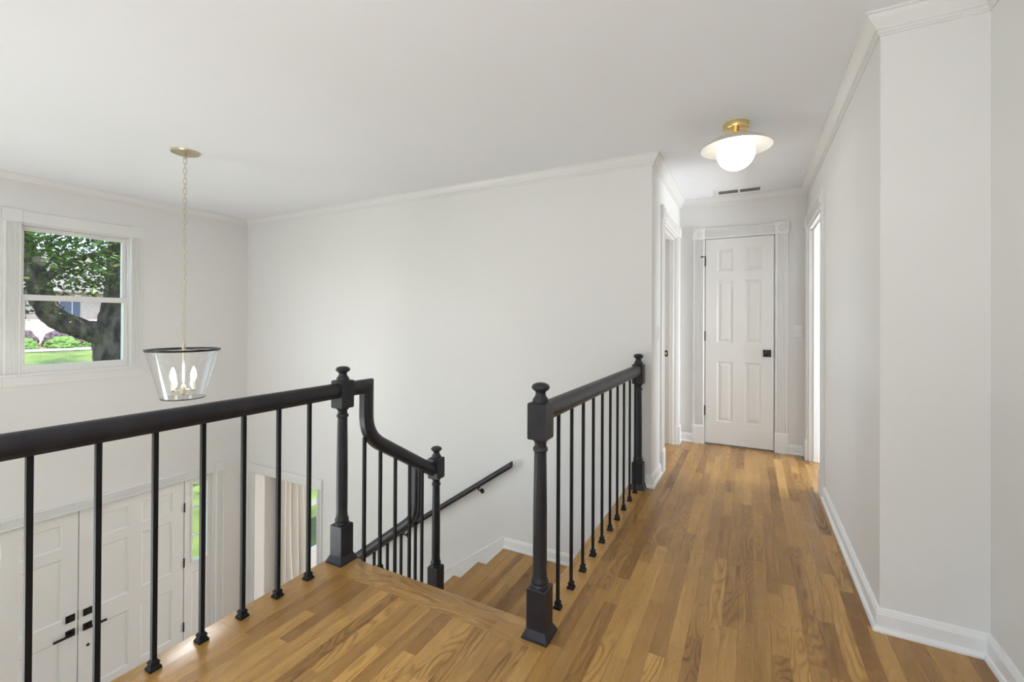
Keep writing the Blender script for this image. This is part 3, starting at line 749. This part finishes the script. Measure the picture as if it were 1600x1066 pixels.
def baluster(x, y, z0, z1, parent, s=.0075, shoe=True):
    o = MB().frustum(x, y, z0, z1, s, s).build('baluster', 'black_iron', parent, origin=(x, y, z0))
    if shoe:
        q = s/.0075
        rows = [[(x-h, y-h, z0+z), (x+h, y-h, z0+z), (x+h, y+h, z0+z), (x-h, y+h, z0+z)] for h, z in ((.0185*q, 0), (.0185*q, .008), (.0160*q, .011), (.0125*q, .017), (.0125*q, .022), (.0145*q, .0225), (.0145*q, .026), (.0085*q, .034))]
        MB().grid(rows, True, True).build('shoe', 'black_iron', o, origin=(x, y, z0))
    return o
def baluster_copies(first, parent, pts):
    for dx, dy, dz in pts: copy_part(first, parent, dx, dy, dz)

XRL = -1.822; XRR = -.718; NYL = 1.604; NYR = 1.592
# landing railing (over the foyer)
ra = empty('landing_railing', (XRL, .4, 0)); tag(ra, 'black wooden railing with iron balusters along the landing edge above the entrance doors', 'railing')
sweep_plane([(YS+.01, ZR), (NYL-.0387, ZR)], RAILP, lambda s, w, z: (XRL+w, s, z)).build('handrail', 'black_wood', ra, smooth=40)
newel(XRL, NYL, 0.0005, .187, .772, .912, .982, ra)
bl = [1.415-.1545*i for i in range(0, 24)]
b0 = baluster(XRL-.006, bl[0], 0.0005, ZR-.033, ra)
baluster_copies(b0, ra, [(0, y-bl[0], 0) for y in bl[1:]])
# hall railing
rb_ = empty('hall_railing', (XRR, 2.46, 0)); tag(rb_, 'black wooden railing with thin iron balusters beside the hallway, ending at the wall corner', 'railing')
sweep_plane([(NYR+.0387, ZR), (YB-.055-.0387, ZR)], RAILP, lambda s, w, z: (XRR+w, s, z)).build('handrail', 'black_wood', rb_, smooth=40)
newel(XRR, NYR, 0.0005, .190, .760, .902, .978, rb_)
newel(XRR, YB-.055, 0.0005, .190, .760, .902, .978, rb_)
by = [1.774+.16*i for i in range(10)]
b0 = baluster(XRR+.002, by[0], 0.0005, ZR-.033, rb_, .0063)
baluster_copies(b0, rb_, [(0, y-by[0], 0) for y in by[1:]])
# upper flight railing with gooseneck
rc = empty('stair_railing', (XRL, 2.0, -.3)); tag(rc, 'black gooseneck stair railing dropping from the landing post to the lower newel', 'railing')
YN2 = 2.377
path = [(NYL+.0387, ZR), (1.767, ZR), (1.767, .705)]+bez((1.767, .705), (1.767, .592), (1.868, .527), 9)[1:]+[(YN2-.0387, .240)]
sweep_plane(path, RAILP, lambda s, w, z: (XRL+w, s, z)).build('handrail', 'black_wood', rc, smooth=40)
newel(XRL, YN2, ZP+.0005, -.398, .178, .313, .386, rc, False)
def z1rail(y): return .527-(y-1.868)*(.527-.240)/(YN2-.030-1.868)-.040 if y > 1.85 else .575
for y in (1.752, 1.870, 1.990, 2.115, 2.233):
    i = 1 if y < YEDGE+RUN1-.02 else (2 if y < YEDGE+2*RUN1-.02 else 3)
    baluster(XRL, y, -i*R1+.0004, z1rail(y)+.012, rc)
# lower flight railing
rd = empty('lower_stair_railing', (-2.3, YN2, -.9)); tag(rd, 'black lower stair railing with gooseneck descending from the lower newel toward the foyer', 'railing')
XG = -1.985
zz = lambda x_: -.352+.745*(x_+2.30)
path = [(-(XRL-.0387), .246), (-XG, .246), (-XG, zz(XG)+.10)]+bez((-XG, zz(XG)+.10), (-XG, zz(XG)), (-(XG-.09), zz(XG-.09)), 8)[1:]+[(4.25, zz(-4.25))]
sweep_plane(path, RAILP, lambda s, w, z: (-s, YN2+w, z)).build('handrail', 'black_wood', rd, smooth=40)
xb_ = -1.995
while xb_ > -4.1:
    i = max(1, math.ceil((XP+.012-xb_)/RUN2))
    baluster(xb_, YN2, ZP-i*R2+.0004, min(zz(xb_)-.030, .2), rd)
    xb_ -= .125
newel(-4.27, YN2, ZF+.0005, ZF+.30, zz(-4.25)-.09, zz(-4.25)+.06, zz(-4.25)+.13, rd)
# wall handrail
rw = empty('wall_handrail', (-2.4, YB, -.45)); tag(rw, 'black handrail bracketed to the white stair wall', 'handrail')
YH = YB-.068; sH = .690; zh = lambda x_: .010+sH*(x_+1.757)
HP = [(a*.74, b*.66) for a, b in RAILP]
cth = math.cos(math.atan(sH))
MB().grid([[(x_, YH+w, zh(x_)+t/cth) for w, t in HP] for x_ in (-1.757, -4.2)], True, True).build('handrail', 'black_wood', rw, smooth=40)
for xk in (-2.085, -2.93, -3.8):
    z = zh(xk)-.030
    b = MB().tube([(xk, YH, z+.006), (xk, YH, z-.006), (xk, YH+.018, z-.024), (xk, YB-.012, z-.040), (xk, YB-.004, z-.044)], [.007, .006, .006, .007, .010], 10).box(xk-.022, xk+.022, YH-.007, YH+.007, z+.004, z+.009)
    b.grid([[(xk+r*math.cos(2*PI*j/16), YB-d, z-.046+r*math.sin(2*PI*j/16)) for j in range(16)] for r, d in ((.022, 0.0), (.022, .004), (.010, .009))], True, True)
    b.build('rail_bracket', 'black_metal', rw, smooth=45)

# ------------------------------------------------------------------ pendant lantern
PXL, PYL = -3.653, 1.764
pn = empty('pendant_lantern', (PXL, PYL, H)); tag(pn, 'clear glass pendant lantern with black rims hanging on a long chain in the foyer', 'pendant light')
MB().lathe([(.090, H), (.090, H-.006), (.086, H-.014), (.060, H-.024), (.022, H-.034), (.012, H-.040), (.011, H-.052), (.004, H-.056)], 32, PXL, PYL).build('canopy', 'nickel_brass', pn, smooth=40)
ch = empty('chain', (PXL, PYL, H-.05)); ch.parent = pn; ch.matrix_parent_inverse = world_of(pn).inverted()
ZT = H-.050; ZB_ = 1.035
def link_mesh():
    mb = MB(); R_, hl, r = .0102, .0140, .0020
    pts = []
    for i in range(8): a = PI*i/7; pts.append((R_*math.cos(a), 0, hl+R_*math.sin(a)))
    for i in range(8): a = PI+PI*i/7; pts.append((R_*math.cos(a), 0, -hl+R_*math.sin(a)))
    rows = []
    n = len(pts)
    for i, p in enumerate(pts):
        a = Vector(pts[(i+1) % n])-Vector(pts[i-1]); a.normalize(); u = Vector((0, 1, 0)); w = a.cross(u)
        rows.append([Vector(p)+u*r*math.cos(2*PI*j/6)+w*r*math.sin(2*PI*j/6) for j in range(6)])
    rows.append(rows[0]); mb.grid(rows, True)
    return mb
lk = link_mesh().build('chain_link', 'nickel_brass', None, smooth=60)
pitch_ = .0375; nl = int((ZT-ZB_)/pitch_)
for i in range(nl+1):
    o = lk if i == 0 else lk.copy()
    if i: C.objects.link(o)
    o.parent = ch; o.matrix_parent_inverse = world_of(ch).inverted()
    o.location = (PXL, PYL, ZT-.018-i*(ZT-ZB_-.02)/nl); o.rotation_euler = (0, 0, math.radians(60+(i % 2)*90))
TR, TZ, BR, BZ = .2235, .985, .133, .641
sh = MB(); gl = []
sh.lathe([(TR, TZ), (BR, BZ)], 48, PXL, PYL, cap=False)
gs = sh.build('glass_shade', 'shade_glass', pn, smooth=60)
bt = MB().lathe([(BR-.003, BZ+.004), (BR-.003, BZ+.001)], 40, PXL, PYL).build('glass_base', 'shade_glass', pn)
def ring(r0, r1, z0, z1, n=48):
    rows = []
    for r, z in ((r0, z0), (r1, z0), (r1+.004, z1), (r0+.004, z1), (r0, z0)): rows.append([(PXL+r*math.cos(2*PI*j/n), PYL+r*math.sin(2*PI*j/n), z) for j in range(n)])
    return MB().grid(rows, True)
ring(TR-.012, TR+.003, TZ-.002, TZ+.012).build('top_rim', 'black_metal', pn, smooth=35)
ring(BR-.008, BR+.001, BZ-.003, BZ+.004).build('bottom_rim', 'black_metal', pn, smooth=35)
for a in (0.5, 0.5+2*PI/3, 0.5+4*PI/3):
    MB().tube([(PXL, PYL, TZ+.010), (PXL+(TR-.008)*math.cos(a), PYL+(TR-.008)*math.sin(a), TZ+.004)], .003, 8).build('spoke', 'black_metal', pn)
MB().lathe([(.006, 1.035), (.010, 1.020), (.012, TZ+.012), (.006, TZ+.002), (.0055, .735), (.010, .730), (.017, .718), (.019, .705), (.019, .672), (.012, .664), (.007, .656), (.002, .650)], 20, PXL, PYL).build('stem', 'nickel_brass', pn, smooth=40)
vx, vy = PXL, PYL; vl = math.hypot(vx, vy); rx, ry = -vy/vl*-1, vx/vl*-1
for k, ang in enumerate((8, 172)):
    a = math.radians(ang); dx = rx*math.cos(a)+vx/vl*math.sin(a); dy = ry*math.cos(a)+vy/vl*math.sin(a)
    bx_, by_ = PXL+dx*.062, PYL+dy*.062
    ar = MB().tube([(PXL+dx*.015, PYL+dy*.015, .700), (PXL+dx*.040, PYL+dy*.040, .692), (bx_, by_, .694)], .005, 8)
    ar.lathe([(.004, .684), (.013, .688), (.0145, .700), (.012, .703)], 16, bx_, by_)
    ar = ar.build('arm', 'nickel_brass', pn, smooth=45)
    MB().lathe([(.0105, .702), (.0105, .760)], 16, bx_, by_).build('candle_sleeve', 'candle_sleeve', ar, smooth=50)
    MB().lathe([(.006, .759), (.010, .770), (.0165, .792), (.0175, .806), (.013, .832), (.006, .852), (.001, .862)], 16, bx_, by_).build('bulb', 'bulb_glow', ar, smooth=60)

# ------------------------------------------------------------------ hall ceiling light
LXc, LYc = -.079, 3.087
cl = empty('ceiling_light', (LXc, LYc, H)); tag(cl, 'brass flush ceiling light with cream dish shade and lit white globe in the hallway', 'ceiling light')
MB().lathe([(.0730, H), (.0730, H-.034), (.071, H-.037), (.001, H-.037)], 40, LXc, LYc).build('canopy', 'brass', cl, smooth=40)
MB().lathe([(.020, H-.037), (.020, H-.075), (.028, H-.078), (.028, H-.086)], 24, LXc, LYc).build('stem', 'brass', cl, smooth=40)
dome = [(.026, 2.3665), (.060, 2.364), (.105, 2.353), (.150, 2.331), (.185, 2.305), (.202, 2.289)]
MB().lathe(dome, 56, LXc, LYc, cap=False).build('dish_shade', 'cream_enamel', cl, smooth=60)
inn = [(r, z-.002) for r, z in dome[:-1]]+[(.2015, 2.288), (.2025, 2.2885)]
MB().lathe(inn, 56, LXc, LYc, cap=False).build('shade_lining', 'white_enamel', cl, smooth=60)
gp = [(max(.001, .1085*math.sin(PI*i/24)), 2.2605+.1085*math.cos(PI*i/24)) for i in range(25)]
MB().lathe(gp, 40, LXc, LYc).build('globe', 'globe_glass', cl, smooth=60)

# ------------------------------------------------------------------ vent, switches
vt = empty('ceiling_vent', (-.09, 4.72, H)); tag(vt, 'white ceiling return grille with two dark slots near the closet door', 'vent')
vx0, vx1, vy0, vy1 = -.300, .105, 4.580, 4.770
f = MB(); zt, zb2 = H-.0002, H-.006
f.box(vx0, vx1, vy0, vy0+.035, zb2, zt).box(vx0, vx1, vy1-.035, vy1, zb2, zt).box(vx0, vx0+.035, vy0+.035, vy1-.035, zb2, zt).box(vx1-.025, vx1, vy0+.035, vy1-.035, zb2, zt).box(-.100, -.084, vy0+.035, vy1-.035, zb2, zt)
f.build('vent_frame', 'plastic_white', vt)
MB().box(vx0+.035, vx1-.025, vy0+.035, vy1-.035, H-.0015, H-.0003).build('vent_opening', 'vent_dark', vt)
i = 0; y = vy0+.044
while y < vy1-.04:
    MB().box(vx0+.035, -.100, y, y+.0035, zb2+.001, H-.0016).box(-.084, vx1-.025, y, y+.0035, zb2+.001, H-.0016).build('slat', 'vent_dark', vt); y += .012
def switch(P, label, grp=None):
    root = empty('light_switch', P(0, 0, -.058)); tag(root, label, 'light switch')
    def bx(name, a, b, c, d, e, f_, parent, bev):
        q = [P(a, e, c), P(b, f_, d)]; return MB().box(*sorted((q[0][0], q[1][0])), *sorted((q[0][1], q[1][1])), *sorted((q[0][2], q[1][2]))).build(name, 'plastic_white', parent, bevel=bev, seg=1)
    pl = bx('switch_plate', -.037, .037, -.060, .060, 0, .006, root, .002)
    bx('rocker', -.016, .016, -.033, .033, .006, .010, root, .0015)
switch(lambda a, d, z: (.392+a, YE-d, 1.132+z), 'white rocker light switch on the end wall right of the closet door')
switch(lambda a, d, z: (XL+d, 3.655+a, 1.125+z), 'white rocker light switch on the left hallway wall near the railing post')

# ------------------------------------------------------------------ outdoors
def terrain_z(x):
    pts = [(-5.4, -2.95), (-9, -2.9), (-20, -1.55), (-26, -.80), (-30, -.34), (-42, -.28), (-80, -.2)]
    for a, b in zip(pts, pts[1:]):
        if b[0] <= x <= a[0]: return a[1]+(b[1]-a[1])*(x-a[0])/(b[0]-a[0])
    return pts[0][1] if x > -5.4 else pts[-1][1]
def strip(xs, y0, y1, dz=0.0):
    return MB().grid([[(x, y, terrain_z(x)+dz) for y in (y0, y1)] for x in xs])
struct(MB().grid([[(x, y, terrain_z(x)) for y in (-150, -60, -30, 0, 30, 70, 150)] for x in (150, 40, -5.4, -9, -14, -20, -26, -30, -36, -42, -80, -150)]).build('lawn', 'grass'), 'sunlit lawn outside the foyer window')
struct(strip((-29.4, -30.4), -30, 45, .03).build('pavement', 'concrete'), 'grey path along the planting bed')
struct(strip((-30.4, -34), -30, 45, .035).build('planting_bed', 'mulch'), 'brown mulch bed in front of the brick house')
rs = random.Random(3)
def shrub(x, y, r, h, mt, name, label, seed, group):
    q = random.Random(seed); bm = bmesh.new(); bmesh.ops.create_icosphere(bm, subdivisions=4, radius=1)
    for v in bm.verts:
        n = 1+.10*math.sin(v.co.x*9+seed)*math.sin(v.co.y*8+seed*2)+q.uniform(-.09, .09)
        v.co = Vector((v.co.x*r*n, v.co.y*r*n, max(-.1, v.co.z)*h*n))
    me = bpy.data.meshes.new(name); bm.to_mesh(me); bm.free(); me.materials.append(M[mt])
    o = bpy.data.objects.new(name, me); C.objects.link(o); o.location = (x, y, terrain_z(x)+.03)
    tag(o, label, 'shrub', group)
shrub(-30.95, 8.05, .50, .52, 'shrub_green', 'clipped_shrub', 'round green clipped shrub at the near end of the mulch bed', 1, 'shrubs across the lawn')
shrub(-30.95, 9.40, .66, .55, 'shrub_green', 'clipped_shrub', 'largest round green clipped shrub in front of the purple shrubs', 2, 'shrubs across the lawn')
shrub(-31.0, 10.5, .30, .38, 'shrub_green', 'clipped_shrub', 'small round green shrub beside the tree trunk', 3, 'shrubs across the lawn')
shrub(-32.4, 8.40, .52, .85, 'shrub_purple', 'purple_shrub', 'dark purple shrub behind the first green shrub', 4, 'shrubs across the lawn')
shrub(-32.4, 9.62, .56, .82, 'shrub_purple', 'purple_shrub', 'dark purple shrub behind the largest green shrub', 5, 'shrubs across the lawn')
shrub(-32.4, 10.85, .56, .80, 'shrub_purple', 'purple_shrub', 'wide dark purple shrub in front of the blue shutter', 6, 'shrubs across the lawn')
# far house
hs = empty('brick_house', (-36, 11, -.3)); tag(hs, 'pale brick house across the lawn behind the shrubs', 'house')
MB().box(-42, -34, -2, 12.25, -.5, 2.75).build('wall', 'pale_brick', hs)
MB().grid([[(-33.4, y, 2.7), (-38, y, 5.4), (-42.6, y, 2.7), (-42.6, y, 2.6), (-33.4, y, 2.6)] for y in (-2.6, 12.85)], True, True).build('roof', 'roof_shingle', hs)
for yw in (8.70, 10.90):
    fr_ = MB().box(-34.0, -33.95, yw-.16, yw+.16, .75, 2.20).build('shutter', 'shutter_blue', hs)
    wf = MB().box(-34.02, -33.97, yw-.75, yw-.16, .75, 2.20).build('window_frame', 'trim_paint', hs)
    MB().box(-33.97, -33.96, yw-.70, yw-.20, .80, 2.15).build('pane', 'shutter_blue', wf)
shrub(-33.6, 12.9, .75, 2.6, 'shrub_green', 'tall_shrub', 'tall bright green bush at the corner of the brick house', 8, 'shrubs across the lawn')
# shade tree
tr = empty('shade_tree', (-12, 4.55, terrain_z(-12))); tag(tr, 'large shade tree with a low crooked limb outside the foyer window', 'tree')
def limb(pts, rad, name, parent, n=14):
    P3 = []
    R3 = []
    for i in range(len(pts)-1):
        p0 = Vector(pts[max(i-1, 0)]); p1 = Vector(pts[i]); p2 = Vector(pts[i+1]); p3 = Vector(pts[min(i+2, len(pts)-1)])
        for k in range(6):
            t = k/6
            P3.append(.5*((2*p1)+(p2-p0)*t+(2*p0-5*p1+4*p2-p3)*t*t+(-p0+3*p1-3*p2+p3)*t**3)); R3.append(rad[i]+(rad[i+1]-rad[i])*t)
    P3.append(Vector(pts[-1])); R3.append(rad[-1])
    mb = MB().tube(P3, R3, n)
    q = random.Random(len(pts))
    mb.v = [tuple(Vector(v)+Vector((q.uniform(-1, 1), q.uniform(-1, 1), q.uniform(-1, 1)))*.018) for v in mb.v]
    return mb.build(name, 'bark', parent, smooth=60)
tk = limb([(-12, 4.66, -2.75), (-12, 4.62, -1.2), (-12, 4.56, .1), (-12, 4.52, .85), (-12.05, 4.60, 1.4), (-12.1, 4.66, 2.2), (-12.2, 4.72, 3.4), (-12.4, 4.9, 5.5)], [.62, .45, .42, .40, .33, .28, .25, .16], 'trunk', tr, 20)
limb([(-12, 4.50, .72), (-11.95, 4.22, .88), (-11.9, 3.85, 1.02), (-11.9, 3.52, 1.22), (-11.95, 3.36, 1.55), (-12.0, 3.24, 2.1), (-12.1, 3.0, 2.9), (-12.3, 2.5, 4.0)], [.30, .23, .19, .19, .185, .17, .14, .09], 'limb', tr, 16)
limb([(-12.0, 3.30, 1.9), (-11.8, 3.6, 2.2), (-11.5, 3.9, 2.45), (-11.2, 4.3, 2.6)], [.08, .06, .045, .02], 'limb', tr, 10)
lv = MB(); q = random.Random(5)
clusters = []
for i in range(760):
    x_ = q.uniform(-16.5, -9.2); y_ = q.uniform(.4, 8.5); z_ = q.uniform(1.95, 6.3)
    clusters.append((x_, y_, z_, q.uniform(.35, .75)))
for i in range(20): clusters.append((q.uniform(-13, -11.2), q.uniform(2.6, 3.5), q.uniform(1.2, 1.9), .20))
for cx_, cy_, cz_, cr_ in clusters:
    for i in range(58 if cr_ > .3 else 7):
        d = Vector((q.gauss(0, 1), q.gauss(0, 1), q.gauss(0, .6))); d = d*cr_*.6
        p = Vector((cx_, cy_, cz_))+d
        if p.x > -8.2: continue
        L_ = q.uniform(.09, .15); W_ = L_*.36
        ax = Vector((q.uniform(-1, 1), q.uniform(-1, 1), q.uniform(-1.0, .3))).normalized(); sd_ = ax.cross(Vector((q.uniform(-.5, .5), q.uniform(-.5, .5), 1))).normalized()
        nn = ax.cross(sd_)
        n = len(lv.v)
        lv.v += [tuple(p), tuple(p+ax*L_*.45+sd_*W_+nn*L_*.10), tuple(p+ax*L_), tuple(p+ax*L_*.45-sd_*W_+nn*L_*.10)]
        lv.f += [[n, n+1, n+2], [n, n+2, n+3]]
me = bpy.data.meshes.new('foliage'); me.from_pydata(lv.v, [], lv.f); me.materials.append(M['leaf'])
fo = bpy.data.objects.new('foliage', me); C.objects.link(fo); fo.parent = tr; fo.matrix_parent_inverse = world_of(tr).inverted(); fo['kind'] = 'stuff'
